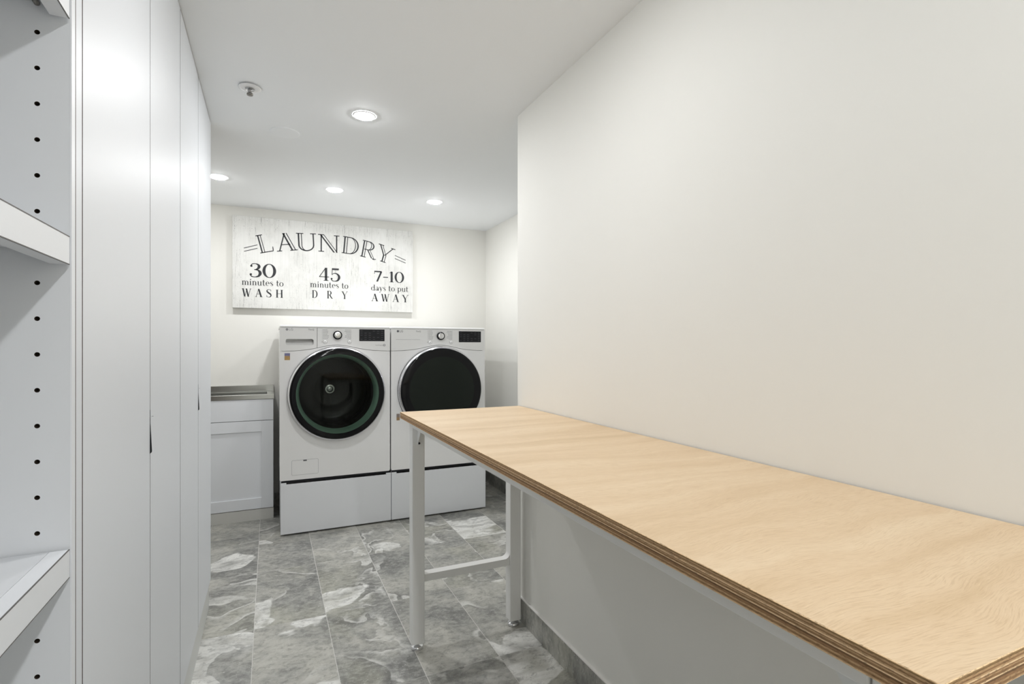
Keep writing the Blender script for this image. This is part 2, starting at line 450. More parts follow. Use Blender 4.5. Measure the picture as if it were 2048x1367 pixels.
# ------------------------------------------------------------------ open shelf unit, left foreground
YP = 0.905
unit = thing('open_shelf_unit', (-0.55, 0.4, 0), 'white open shelving unit with peg holes beside the tall cabinets', 'shelving')
# side panel with drilled holes in its visible face
PX0, PX1, HX = -0.85, -0.2485, -0.2835
ZS = [0.757 + 0.048 * k for k in range(-15, 31)]
ZS = [z for z in ZS if 0.06 < z < 2.19]
bm = bmesh.new()
def quad(bm, a, b, c, d, mi=0):
    f = bm.faces.new([bm.verts.new(p) for p in (a, b, c, d)]); f.material_index = mi; return f
hw, R_, NS = 0.012, 0.0031, 24
quad(bm, (PX0, YP, 0), (HX - hw, YP, 0), (HX - hw, YP, CEIL), (PX0, YP, CEIL))
quad(bm, (HX + hw, YP, 0), (PX1, YP, 0), (PX1, YP, CEIL), (HX + hw, YP, CEIL))
prev = 0.0
for z in ZS + [None]:
    top = CEIL if z is None else z - hw
    quad(bm, (HX - hw, YP, prev), (HX + hw, YP, prev), (HX + hw, YP, top), (HX - hw, YP, top))
    if z is None: break
    prev = z + hw
    O, I, D = [], [], []
    for i in range(NS):
        a = 2 * PI * i / NS
        k = hw / max(abs(math.cos(a)), abs(math.sin(a)))
        O.append(bm.verts.new((HX + k * math.cos(a), YP, z + k * math.sin(a))))
        I.append(bm.verts.new((HX + R_ * math.cos(a), YP, z + R_ * math.sin(a))))
        D.append(bm.verts.new((HX + R_ * math.cos(a), YP + 0.011, z + R_ * math.sin(a))))
    for i in range(NS):
        j = (i + 1) % NS
        bm.faces.new((O[i], O[j], I[j], I[i]))
        bm.faces.new((I[i], I[j], D[j], D[i])).material_index = 1
    bm.faces.new(D).material_index = 1
y2 = YP + 0.0140
quad(bm, (PX0, y2, 0), (PX0, y2, CEIL), (PX1, y2, CEIL), (PX1, y2, 0))
quad(bm, (PX1, YP, 0), (PX1, y2, 0), (PX1, y2, CEIL), (PX1, YP, CEIL))
quad(bm, (PX0, YP, 0), (PX0, YP, CEIL), (PX0, y2, CEIL), (PX0, y2, 0))
M_HOLE = mat('drilled_hole', (0.05, 0.035, 0.02), 0.9)
obj('side_panel', bm, [M_SHELF, M_HOLE], unit, recalc=False)
obj('side_panel', newbox(-0.85, -0.2485, -0.12, -0.102, 0, CEIL - 0.002), M_SHELF, unit)
obj('back_panel', newbox(-0.862, -0.851, -0.12, YP + 0.0135, 0, CEIL - 0.002), M_SHELF, unit)
bm = newbox(-0.2484, -0.2466, YP - 0.0002, YP + 0.0140, 0, CEIL - 0.002)
obj('edge_band', bm, M_LIP, unit)
for zb in (0.886, 1.311, 1.645, 0.40):
    sh = obj('shelf', newbox(-0.845, -0.2695, -0.098, YP - 0.004, zb + 0.019, zb + 0.0375), M_SHELF, unit)
    obj('shelf_lip', newbox(-0.269, -0.2475, -0.098, YP - 0.006, zb, zb + 0.038, bev=0.0006, seg=1), M_LIP, sh)
    for ze in (zb - 0.0004, zb + 0.0372):
        obj('edge_band', newbox(-0.2484, -0.2472, -0.098, YP - 0.006, ze, ze + 0.0012), M_BAND, sh)
    bm = bmesh.new(); lathe(bm, HX, zb + 0.0145, [(0, YP - 0.010), (0.0035, YP - 0.010), (0.0035, YP - 0.0005)], 16, 'Y')
    obj('shelf_pin', bm, M_PIN, sh)

# ------------------------------------------------------------------ tall cabinets
def raw_gap_sided(bm):  # edges coloured dark: raw board, and painted shade for the gaps
    bm.normal_update()
    for f in bm.faces: f.material_index = 1 if abs(f.normal.x) < 0.5 else 0
    return bm
def tall_cabinet(label, y0, y1, gap, stile=None):
    c = thing('tall_cabinet', ((XC - 0.86) / 2, (y0 + y1) / 2, 0), label, 'cabinet', 'tall white flat-door cabinets along the left')
    ys = y0 if stile is None else stile
    obj('carcass', newbox(-0.862, XC - 0.024, y0, y1, 0.134, CEIL - 0.002), M_RAW_GAP, c)  # dark colour here stands in for shade seen through the door gaps
    if stile is not None:
        obj('stile', raw_gap_sided(newbox(XC - 0.022, XC, y0 + 0.0026, stile - 0.0036, 0.0, CEIL - 0.002)), [M_CAB, M_RAW_GAP], c)
        obj('raw_edge', newbox(XC - 0.020, XC - 0.0001, y0 - 0.0004, y0 + 0.0025, 0.0, CEIL - 0.003), M_RAW_GAP, c)
    for k, (a, b) in enumerate(((ys, gap - 0.0019), (gap + 0.0019, y1 - 0.0030))):
        d = obj('door', raw_gap_sided(newbox(XC - 0.0195, XC, a, b, 0.134, CEIL - 0.003)), [M_CAB, M_RAW_GAP], c)
        if k == 0:
            bm = bmesh.new()
            yy0, yy1 = b - 0.0012, b + 0.0014
            pr = [(XC - 0.004, 1.056), (XC + 0.0006, 1.056), (XC + 0.0008, 1.025), (XC + 0.0038, 0.963), (XC + 0.0035, 0.960), (XC - 0.004, 0.952)]
            A = [bm.verts.new((x, yy0, z)) for x, z in pr]; B = [bm.verts.new((x, yy1, z)) for x, z in pr]
            bm.faces.new(A); bm.faces.new(B)
            for i in range(len(pr)): bm.faces.new((A[i], A[(i + 1) % 6], B[(i + 1) % 6], B[i]))
            obj('edge_pull', bm, M_DARK, d)
            obj('pull_clip', newbox(XC + 0.0003, XC + 0.005, b - 0.001, b + 0.006, 1.040, 1.0418), M_CHROME, d)
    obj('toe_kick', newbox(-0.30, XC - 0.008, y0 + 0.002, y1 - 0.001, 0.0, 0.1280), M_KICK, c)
    return c
tall_cabinet('white two-door tall cabinet next to the open shelves', 0.9205, 1.8640, 1.424, 0.953)
tall_cabinet('white two-door tall cabinet farther back, ending short of the laundry sink', 1.8660, 2.766, 2.302)

# ------------------------------------------------------------------ laundry sink cabinet and steel sink
SY = 4.027
v = thing('sink_base_cabinet', (-0.27, 4.18, 0), 'white shaker base cabinet under the steel sink, left of the washer', 'cabinet')
bm = newbox(-0.56, 0.019, SY + 0.021, YB - 0.012, 0.0, 0.60)
box(bm, 0.001, 0.019, SY + 0.021, YB - 0.012, 0.60, 0.832); box(bm, -0.56, -0.542, SY + 0.021, YB - 0.012, 0.60, 0.832)
obj('carcass', bm, M_CAB, v)
obj('toe_kick', newbox(-0.56, 0.0225, SY + 0.002, SY + 0.020, 0.0, 0.074), M_KICKV, v)
obj('drawer_front', newbox(-0.56, 0.0215, SY, SY + 0.020, 0.688, 0.8325, bev=0.0012, seg=1), M_CAB, v)
bm = bmesh.new()
dz0, dz1, dx0, dx1 = 0.078, 0.684, -0.555, 0.0215
fw = 0.074
box(bm, dx0, dx1, SY + 0.008, SY + 0.020, dz0, dz1)
box(bm, dx1 - fw, dx1, SY, SY + 0.009, dz0, dz1, bev=0.0012, seg=1)
box(bm, dx0, dx0 + fw, SY, SY + 0.009, dz0, dz1, bev=0.0012, seg=1)
box(bm, dx0 + fw, dx1 - fw, SY, SY + 0.009, dz0, dz0 + fw, bev=0.0012, seg=1)
box(bm, dx0 + fw, dx1 - fw, SY, SY + 0.009, dz1 - fw, dz1, bev=0.0012, seg=1)
obj('door', bm, M_CAB, v)
sk = thing('laundry_sink', (-0.27, 4.18, 0.835), 'stainless steel drop-in sink with back ledge on the white base cabinet', 'sink')
sx0, sx1, sy0, sy1, zt = -0.565, 0.026, SY - 0.004, YB - 0.006, 0.866
bx0, bx1, by0, by1 = sx0 + 0.05, sx1 - 0.045, sy0 + 0.030, sy1 - 0.050
bm = bmesh.new()
box(bm, sx0, sx1, sy0, by0, 0.835, zt, bev=0.001, seg=1)
box(bm, sx0, sx1, by1, sy1, 0.835, zt, bev=0.001, seg=1)
box(bm, bx1, sx1, by0, by1, 0.835, zt)
box(bm, sx0, bx0, by0, by1, 0.835, zt)
obj('rim', bm, M_STEEL, sk)
obj('backsplash', newbox(sx0, sx1, sy1 - 0.014, sy1, zt, zt + 0.046, bev=0.001, seg=1), M_STEEL, sk)
bm = bmesh.new()
q4 = [(bx0, by0), (bx1, by0), (bx1, by1), (bx0, by1)]
top_ = [bm.verts.new((x, y, 0.8352)) for x, y in q4]
bot_ = [bm.verts.new((x, y, 0.63)) for x, y in q4]
bm.faces.new(bot_)
for i in range(4): bm.faces.new((top_[i], top_[(i + 1) % 4], bot_[(i + 1) % 4], bot_[i]))
obj('basin', bm, M_STEEL, sk, recalc=False)

# ------------------------------------------------------------------ text and lettering helpers
def text_bm(s, size, cx, y, cz, align='CENTER'):
    cu = bpy.data.curves.new('t', 'FONT'); cu.body = s; cu.size = size; cu.align_x = align; cu.align_y = 'CENTER'; cu.resolution_u = 3
    ob = bpy.data.objects.new('t', cu); COL.objects.link(ob)
    me = bpy.data.meshes.new_from_object(ob)
    bpy.data.objects.remove(ob); bpy.data.curves.remove(cu)
    bm = bmesh.new(); bm.from_mesh(me); bpy.data.meshes.remove(me)
    for vv in bm.verts: vv.co = Vector((cx + vv.co.x, y, cz + vv.co.y))
    return bm

# ------------------------------------------------------------------ washer and dryer
WY = 3.605
def seam(x, x0, x1, peak):       # lower edge of the control panel, arching over the door
    u = (x - (x0 + x1) / 2) / ((x1 - x0) / 2)
    return 1.168 + 0.040 * math.exp(-(u / 0.50) ** 2 * 1.25) * 1.0 if peak else 1.168
def appliance(kind, dx, label, cat):
    x0, x1 = 0.055 + dx, 0.745 + dx
    cx, cz = 0.403 + dx, 0.893
    a = thing(kind, ((x0 + x1) / 2, (WY + 4.29) / 2, 0.349), label, cat)
    washer = kind == 'washing_machine'
    # carcass, open at the front behind the front panel
    bm = bmesh.new()
    tmp = bmesh.new(); box(tmp, x0 + 0.004, x1 - 0.004, WY + 0.014, 4.275, 0.350, 1.318, bev=0.012, seg=3)
    tmp.normal_update()
    ff = [f for f in tmp.faces if f.normal.y < -0.99 and abs(f.calc_center_median().y - (WY + 0.014)) < 1e-4]
    bmesh.ops.delete(tmp, geom=ff, context='FACES'); join(bm, tmp)
    obj('body', bm, M_APPL, a)
    # lower front panel with the door opening
    N = 40
    top = [(x1 - (x1 - x0) * i / N, seam(x1 - (x1 - x0) * i / N, x0, x1, True) - 0.0012) for i in range(N + 1)]
    pts = [(x0 + 0.006, 0.350), (x1 - 0.006, 0.350), (x1, 0.358)] + top + [(x0, 0.358)]
    bm = bmesh.new(); prism_xz(bm, pts, WY, WY + 0.013, [circle(cx, cz, 0.272)])
    obj('front_panel', bm, M_APPL, a)
    # control panel (washer: the left piece is the detergent drawer)
    cut = 0.2765 + dx
    lo = [(x0 + (x1 - x0) * i / N, seam(x0 + (x1 - x0) * i / N, x0, x1, True) + 0.0012) for i in range(N + 1)]
    def panel(xa, xb):
        l = [(x, z) for x, z in lo if xa < x < xb]
        za, zb = seam(xa, x0, x1, True) + 0.0012, seam(xb, x0, x1, True) + 0.0012
        return [(xa, za)] + l + [(xb, zb), (xb, 1.318), (xa, 1.318)]
    if washer:
        bm = bmesh.new(); prism_xz(bm, panel(cut + 0.0012, x1), WY - 0.002, WY + 0.013)
        obj('control_panel', bm, M_PANEL, a)
        h0, h1, hz0, hz1 = 0.090 + dx, 0.256 + dx, 1.207, 1.246
        hole = rrect(h0, h1, hz0, hz1, 0.012)
        bm = bmesh.new(); prism_xz(bm, panel(x0, cut - 0.0012), WY - 0.002, WY + 0.013, [hole])
        dr = obj('detergent_drawer', bm, M_PANEL, a)
        bm = bmesh.new()          # scooped handle: deep at the top, shallow at the bottom
        f0 = [bm.verts.new((x, WY - 0.001, z)) for x, z in hole]
        f1 = [bm.verts.new((cx_ * 0.985 + 0.015 * (h0 + h1) / 2, WY + 0.002 + 0.045 * min(1, max(0, (z - hz0) / (hz1 - hz0)) * 1.4), z)) for cx_, z in hole]
        for i in range(len(hole)): bm.faces.new((f0[i], f0[(i + 1) % len(hole)], f1[(i + 1) % len(hole)], f1[i]))
        bm.faces.new(f1)
        obj('drawer_handle', bm, M_PANEL, dr)
        brand_parent = dr
    else:
        bm = bmesh.new(); prism_xz(bm, panel(x0, x1), WY - 0.002, WY + 0.013)
        obj('control_panel', bm, M_PANEL, a)
        obj('panel_line', newbox(0.786, 0.955, WY - 0.0026, WY - 0.0018, 1.2455, 1.2468), M_PRINT2, a)
    # lid
    bm = bmesh.new(); box(bm, x0, x1, WY - 0.003, 4.28, 1.3185, 1.334, bev=0.007, seg=4)
    obj('top_panel', bm, M_APPL, a)
    yf = WY - 0.0024
    # round brand badge and letters
    ox = 0.0 if washer else 0.7015
    bx, bz = 0.0975 + ox, 1.3065 if washer else 1.3035
    bm = text_bm('LG', 0.021, bx + 0.0235, yf, bz)
    lathe(bm, bx, bz, [(0.0, yf), (0.0078, yf)], 24)
    for vv in bm.verts: vv.co.y = yf
    obj('brand_badge', bm, M_PRINT2 if washer else M_PRINT, a)
    obj('model_lettering', text_bm('ThinQ', 0.0135, 0.2405 + ox, yf, bz), M_PRINT, a)
    # knob
    kx, kz = (0.402, 1.2725) if washer else (1.1025, 1.2725)
    bm = bmesh.new(); lathe(bm, kx, kz, [(0.0285, yf + 0.0004), (0.0285, yf - 0.012), (0.0280, yf - 0.015), (0.0260, yf - 0.0178), (0.0205, yf - 0.0182), (0.0, yf - 0.0182)], 48)
    kn = obj('dial', bm, M_BLACK, a)
    bm = bmesh.new(); lathe(bm, kx, kz, [(0.0, yf - 0.0210), (0.010, yf - 0.0206), (0.0195, yf - 0.0200), (0.0210, yf - 0.0190), (0.0210, yf - 0.0170)], 48)
    obj('dial_face', bm, M_KNOB if washer else M_CHROME, kn)
    # push buttons
    for bxx in ((0.3255, 0.478) if washer else (1.0275, 1.182)):
        bm = bmesh.new(); lathe(bm, bxx, 1.2285, [(0.0, yf - 0.004), (0.0095, yf - 0.004), (0.0112, yf - 0.0025), (0.0115, yf + 0.0002)], 32)
        bt = obj('button', bm, M_APPL, a)
        bm = bmesh.new()
        lathe(bm, bxx, 1.2285, [(0.0125, yf + 0.0001), (0.0136, yf + 0.0001)], 32)
        lathe(bm, bxx, 1.2285, [(0.0028, yf - 0.0042), (0.0042, yf - 0.0042)], 20)
        obj('button_ring', bm, M_PRINT2, bt)
    # printed programme lists, as rows of tiny print
    rnd = random.Random(3)
    for side, xx, sgn in ((0, 0.313, 1), (1, 0.489, -1)):
        bm = bmesh.new()
        for r in range(7):
            z = 1.307 - r * 0.0095
            L = rnd.uniform(0.018, 0.037); xcur = 0.0
            while xcur < L:
                wl = rnd.uniform(0.005, 0.010)
                xa = xx + sgn * xcur + ox - (0 if washer else 0.0); xb = xa + sgn * wl
                quad(bm, (xa, yf, z - 0.0014), (xb, yf, z - 0.0014), (xb, yf, z + 0.0014), (xa, yf, z + 0.0014))
                xcur += wl + 0.0018
        if side: obj('programme_print', bm, M_PRINT2, a); break
        xl = 0.308 + ox
        quad(bm, (xl, yf, 1.240), (xl + 0.0007, yf, 1.240), (xl + 0.0007, yf, 1.312), (xl, yf, 1.312))
        for z in (1.232, 1.226): quad(bm, (xl - 0.004, yf, z - 0.001), (xl + 0.002, yf, z - 0.001), (xl + 0.002, yf, z + 0.001), (xl - 0.004, yf, z + 0.001))
        obj('programme_print', bm, M_PRINT2, a)
    # display
    d0, d1, e0, e1 = (0.541, 0.708, 1.2345, 1.3135) if washer else (1.240, 1.411, 1.2295, 1.3085)
    bm = newbox(d0, d1, yf - 0.0012, yf + 0.0003, e0, e1, bev=0.0006, seg=1)
    ds = obj('display', bm, M_DARK, a)
    bm = bmesh.new()
    for r in range(5):
        for q in range(6):
            if rnd.random() < 0.85:
                xm = d0 + 0.014 + q * (d1 - d0 - 0.03) / 5; zm = e1 - 0.012 - r * 0.0138
                quad(bm, (xm - 0.008, yf - 0.0014, zm - 0.0012), (xm + 0.007, yf - 0.0014, zm - 0.0012), (xm + 0.007, yf - 0.0014, zm + 0.0012), (xm - 0.008, yf - 0.0014, zm + 0.0012))
    obj('display_print', bm, M_DISPMARK, ds)
    # door: sloped silver ring, black glass
    g = WY - 0.0008
    d = thing('x', (cx, WY, cz), '', '')
    for k in list(d.keys()): del d[k]
    d.name = 'door'
    ORG[d.name] = ORG[a.name]; d.location = (0, 0, 0); d.parent = a
    bm = bmesh.new(); lathe(bm, cx, cz, [(0.272, WY + 0.010), (0.304, g), (0.3045, g - 0.006)], 128)
    obj('door_gasket', bm, M_DARK, d)
    bm = bmesh.new(); lathe(bm, cx, cz, [(0.3025, g - 0.0062), (0.3035, g - 0.010), (0.3035, g - 0.033), (0.3025, g - 0.0355), (0.2955, g - 0.046), (0.292, g - 0.0475)], 128)
    obj('door_ring', bm, M_SILVER, d)
    yd = g - 0.0478
    if washer:
        bm = bmesh.new(); lathe(bm, cx, cz, [(0.2935, yd + 0.004), (0.2935, yd - 0.004), (0.290, yd - 0.009), (0.280, yd - 0.0115), (0.256, yd - 0.0135), (0.2, yd - 0.0150), (0.1, yd - 0.0160), (0.0, yd - 0.0163)], 128,
              mats=[0, 0, 0, 0, 1, 1, 1])
        obj('door_glass', bm, [M_BLACK, M_SMOKE], d)
        bm = bmesh.new(); lathe(bm, cx, cz, [(0.262, yd - 0.008), (0.258, yd - 0.006), (0.248, yd + 0.004), (0.240, yd + 0.020), (0.234, WY + 0.02)], 128)
        obj('door_bowl', bm, M_GASKET, d)
        bm = bmesh.new(); lathe(bm, cx, cz, [(0.290, WY + 0.03), (0.250, WY + 0.035), (0.236, WY + 0.05), (0.240, WY + 0.12), (0.232, WY + 0.125), (0.240, WY + 0.13), (0.24, WY + 0.22), (0.232, WY + 0.225), (0.24, WY + 0.23), (0.24, WY + 0.35),
                                                (0.20, WY + 0.38), (0.13, WY + 0.385), (0.12, WY + 0.380), (0.11, WY + 0.385), (0.0, WY + 0.385)], 96)
        obj('drum', bm, M_DRUM, a)
        bm = bmesh.new(); lathe(bm, cx - 0.012, cz, [(0.0, WY + 0.360), (0.020, WY + 0.360), (0.026, WY + 0.365), (0.030, WY + 0.362), (0.036, WY + 0.366), (0.036, WY + 0.384)], 48)
        obj('drum_hub', bm, M_CHROME, a)
    else:
        bm = bmesh.new(); lathe(bm, cx, cz, [(0.2935, yd + 0.004), (0.2935, yd - 0.004), (0.290, yd - 0.009), (0.280, yd - 0.0115), (0.235, yd - 0.0140), (0.2, yd - 0.0150), (0.1, yd - 0.0160), (0.0, yd - 0.0163)], 128,
              mats=[0, 0, 0, 0, 1, 1, 1])
        obj('door_glass', bm, [M_BLACK, M_DRYGLASS], d)
    if washer:
        # pump filter cover: rounded outline groove with a small latch
        ro, ri = rrect(0.1245, 0.2845, 0.3795, 0.4745, 0.008), rrect(0.1257, 0.2833, 0.3807, 0.4733, 0.007)
        bm = bmesh.new(); prism_xz(bm, ro, WY - 0.0007, WY + 0.0002, [ri])
        fc = obj('filter_cover', bm, M_PRINT2, a)
        bm = bmesh.new(); prism_xz(bm, rrect(0.193, 0.215, 0.4655, 0.4735, 0.003), WY - 0.0012, WY)
        obj('cover_latch', bm, M_PRINT, fc)
        bm = newbox(0.083, 0.115, WY - 0.0007, WY - 0.0001, 1.1125, 1.156)
        obj('sticker', bm, two_tone('energy_sticker', (0.20, 0.20, 0.38), (0.55, 0.33, 0.08), 1.139), a)
        obj('control_print', text_bm('SmartDiagnosis', 0.0085, 0.674, yf, 1.2075), M_PRINT2, a)
        bm = bmesh.new(); lathe(bm, 0.7065, 1.2075, [(0.004, yf), (0.008, yf)], 24); obj('round_mark', bm, M_PRINT2, a)
    else:
        bm = newbox(0.790, 0.812, WY - 0.0007, WY - 0.0001, 0.690, 0.735)
        obj('sticker', bm, two_tone('safety_sticker', (0.30, 0.24, 0.18), (0.45, 0.28, 0.10), 0.712), a)
    return a
def pedestal(dx, label):
    x0, x1 = 0.060 + dx, 0.7535 + dx
    p = thing('laundry_pedestal', ((x0 + x1) / 2, (WY + 4.29) / 2, 0), label, 'pedestal', 'white drawer pedestals under the laundry machines')
    obj('body', newbox(x0 + 0.002, x1 - 0.002, WY + 0.022, 4.275, 0.010, 0.3485, bev=0.003, seg=2), M_PED, p)
    obj('shadow_gap_base', newbox(x0 + 0.02, x1 - 0.02, WY + 0.03, 4.25, 0.0, 0.010), M_DARK, p)  # dark block that paints the shadow gap between pedestal and floor
    dr = obj('drawer', newbox(x0, x1, WY, WY + 0.020, 0.010, 0.325, bev=0.0035, seg=3), M_PED, p)
    obj('grip_recess', newbox(x0 + 0.004, x1 - 0.004, WY + 0.009, WY + 0.0215, 0.3255, 0.3485), M_BLACK, p)
    obj('grip_bar', newbox(x0 + 0.004, x1 - 0.004, WY + 0.004, WY + 0.009, 0.3365, 0.3475, bev=0.001, seg=1), M_DARK, p)
    for xa, xb in ((x0, x0 + 0.034), (x1 - 0.034, x1)): obj('corner_cap', newbox(xa, xb, WY + 0.0005, WY + 0.020, 0.3242, 0.3355, bev=0.002, seg=2), M_PED, dr)
    return p
appliance('washing_machine', 0.0, 'white front-load washing machine with see-through drum window, left of the dryer', 'washing machine')
appliance('clothes_dryer', 0.6975, 'white front-load dryer with opaque dark round door, right of the washer', 'dryer')
pedestal(0.0, 'white drawer pedestal under the washing machine, fully in view')
pedestal(0.6965, 'white drawer pedestal under the dryer, partly behind the table leg')

# ------------------------------------------------------------------ plywood work table
TX0, TX1, TY0, TY1, TZ0, TZ1 = 0.472, XR - 0.004, 0.228, 2.090, 0.9125, 0.9375
tb = thing('work_table', ((TX0 + TX1) / 2, (TY0 + TY1) / 2, 0), 'long narrow plywood-topped table with white metal frame against the right wall', 'table')
bm = newbox(TX0, TX1, TY0, TY1, TZ0, TZ1, bev=0.0012, seg=1)
bm.normal_update()
for f in bm.faces: f.material_index = 0 if f.normal.z > 0.9 else 1
obj('tabletop', bm, [M_WOOD, M_PLY], tb)
LX, LW = (0.5065, 0.9290), 0.050
for lx in LX:
    for ly in (2.028, 0.252):
        lg = obj('leg', newbox(lx, lx + LW, ly, ly + LW, 0.026, 0.9115, bev=0.003, seg=3), M_TABLE, tb)
        bm = bmesh.new()
        lathe(bm, lx + LW / 2, 0, [(0, 0.0), (0.0235, 0.0), (0.0245, 0.003), (0.0245, 0.010), (0.022, 0.013), (0.009, 0.015), (0.009, 0.0258)], 40, 'Z', ly + LW / 2)
        obj('levelling_foot', bm, M_CHROME, lg)
        # triangular gusset under the long rail
        sgn = -1 if ly > 1 else 1
        ya = ly if ly > 1 else ly + LW
        bm = bmesh.new()
        gx = lx + LW * 0.42 if lx < 0.7 else lx + LW * 0.55
        tri = [(ya + sgn * 0.0004, 0.8785), (ya + sgn * 0.055, 0.8785), (ya + sgn * 0.0004, 0.812)]
        A = [bm.verts.new((gx - 0.0015, y, z)) for y, z in tri]; B = [bm.verts.new((gx + 0.0015, y, z)) for y, z in tri]
        bm.faces.new(A); bm.faces.new(B)
        for i in range(3): bm.faces.new((A[i], A[(i + 1) % 3], B[(i + 1) % 3], B[i]))
        obj('gusset', bm, M_TABLE, lg)
        bm = bmesh.new(); lathe(bm, gx + 0.006, 0.818, [(0.0, ya + sgn * 0.003), (0.0042, ya + sgn * 0.003), (0.0042, ya + sgn * 0.0002)] if sgn < 0 else [(0.0, ya + 0.003), (0.0042, ya + 0.003), (0.0042, ya + 0.0002)], 20)
        obj('screw', bm, M_DARK, lg)
for lx in LX:
    obj('rail', newbox(lx + 0.0005, lx + LW - 0.0005, 0.3045, 2.0275, 0.879, 0.9115, bev=0.002, seg=2), M_TABLE, tb)
for ly in (2.028, 0.252):
    obj('end_rail', newbox(LX[0] + LW + 0.0005, LX[1] - 0.0005, ly + 0.010, ly + 0.040, 0.879, 0.9115, bev=0.002, seg=2), M_TABLE, tb)
    # cross bar with a rounded weld at the wall-side leg
    bm = bmesh.new()
    z0, z1, xa, xb, r = 0.266, 0.295, LX[0] + LW + 0.0003, LX[1] - 0.0003, 0.022
    out_ = [(xa, z1), (xa, z0), (xb, z0), (xb, z1 + r)] + [(xb - r + r * math.cos(t_), z1 + r - r * math.sin(t_)) for t_ in [PI / 2 * i / 8 for i in range(1, 9)]]
    prism_xz(bm, out_, ly + 0.006, ly + 0.044)
    obj('crossbar', bm, M_TABLE, tb)

# ------------------------------------------------------------------ laundry sign with hand-built serif lettering
sg = thing('laundry_sign', (0.414, 4.31, 1.48), 'large whitewashed wooden sign with laundry times in dark serif lettering', 'wall sign')
obj('board', newbox(-0.248, 1.076, 4.290, YB - 0.002, 1.480, 2.151, bev=0.002, seg=2), M_SIGN, sg)
TK, TN_ = 0.175, 0.045
class Glyph:
    """collects flat outlines in letter space: baseline 0, capital height 1"""
    def __init__(s, inline=False): s.polys = []; s.inline = inline; s.w = 0.6
    def bar(s, x0, y0, x1, y1, wd):
        if s.inline and wd > 0.13:
            s.poly([(x0 - wd / 2, y0), (x0 - wd * 0.12, y0), (x1 - wd * 0.12, y1), (x1 - wd / 2, y1)])
            s.poly([(x0 + wd * 0.30, y0), (x0 + wd / 2, y0), (x1 + wd / 2, y1), (x1 + wd * 0.30, y1)])
        else: s.poly([(x0 - wd / 2, y0), (x0 + wd / 2, y0), (x1 + wd / 2, y1), (x1 - wd / 2, y1)])
    def hbar(s, x0, x1, y, h=0.045): s.poly([(x0, y), (x1, y), (x1, y + h), (x0, y + h)])
    def poly(s, p): s.polys.append(p)
    def ring(s, cx, cy, rx, ry, a0, a1, tx, ty, n=28):
        def seg(o, i):
            A = [math.radians(a0 + (a1 - a0) * k / n) for k in range(n + 1)]
            for k in range(n):
                s.poly([(cx + o[0] * math.cos(A[k]), cy + o[1] * math.sin(A[k])), (cx + o[0] * math.cos(A[k + 1]), cy + o[1] * math.sin(A[k + 1])),
                        (cx + i[0] * math.cos(A[k + 1]), cy + i[1] * math.sin(A[k + 1])), (cx + i[0] * math.cos(A[k]), cy + i[1] * math.sin(A[k]))])
        if s.inline and tx > 0.13:
            seg((rx, ry), (rx - tx * 0.38, ry - ty)); seg((rx - tx * 0.80, ry - ty * 0.2), (rx - tx, ry - ty))
        else: seg((rx, ry), (rx - tx, ry - ty))
    def path(s, pts, ws):
        """ribbon through points (Catmull-Rom) with a width at each"""
        P, W = [], []
        q = [pts[0]] + list(pts) + [pts[-1]]; ww = [ws[0]] + list(ws) + [ws[-1]]
        for i in range(1, len(q) - 2):
            for k in range(8):
                t = k / 8
                P.append(tuple(0.5 * (2 * q[i][c] + (q[i + 1][c] - q[i - 1][c]) * t + (2 * q[i - 1][c] - 5 * q[i][c] + 4 * q[i + 1][c] - q[i + 2][c]) * t * t + (3 * q[i][c] - q[i - 1][c] - 3 * q[i + 1][c] + q[i + 2][c]) * t ** 3) for c in (0, 1)))
                W.append(ww[i] + (ww[i + 1] - ww[i]) * t)
        P.append(pts[-1]); W.append(ws[-1])
        Lf, Rt = [], []
        for i in range(len(P)):
            a, b = P[max(0, i - 1)], P[min(len(P) - 1, i + 1)]
            dx_, dy_ = b[0] - a[0], b[1] - a[1]; l = math.hypot(dx_, dy_) or 1
            nx, ny = -dy_ / l * W[i] / 2, dx_ / l * W[i] / 2
            Lf.append((P[i][0] + nx, P[i][1] + ny)); Rt.append((P[i][0] - nx, P[i][1] - ny))
        for i in range(len(P) - 1): s.poly([Lf[i], Lf[i + 1], Rt[i + 1], Rt[i]])
    def dot(s, cx, cy, r): s.poly([(cx + r * math.cos(2 * PI * i / 16), cy + r * math.sin(2 * PI * i / 16)) for i in range(16)])
    def feet(s, x, y, h=0.12): s.hbar(x - h, x + h, y)
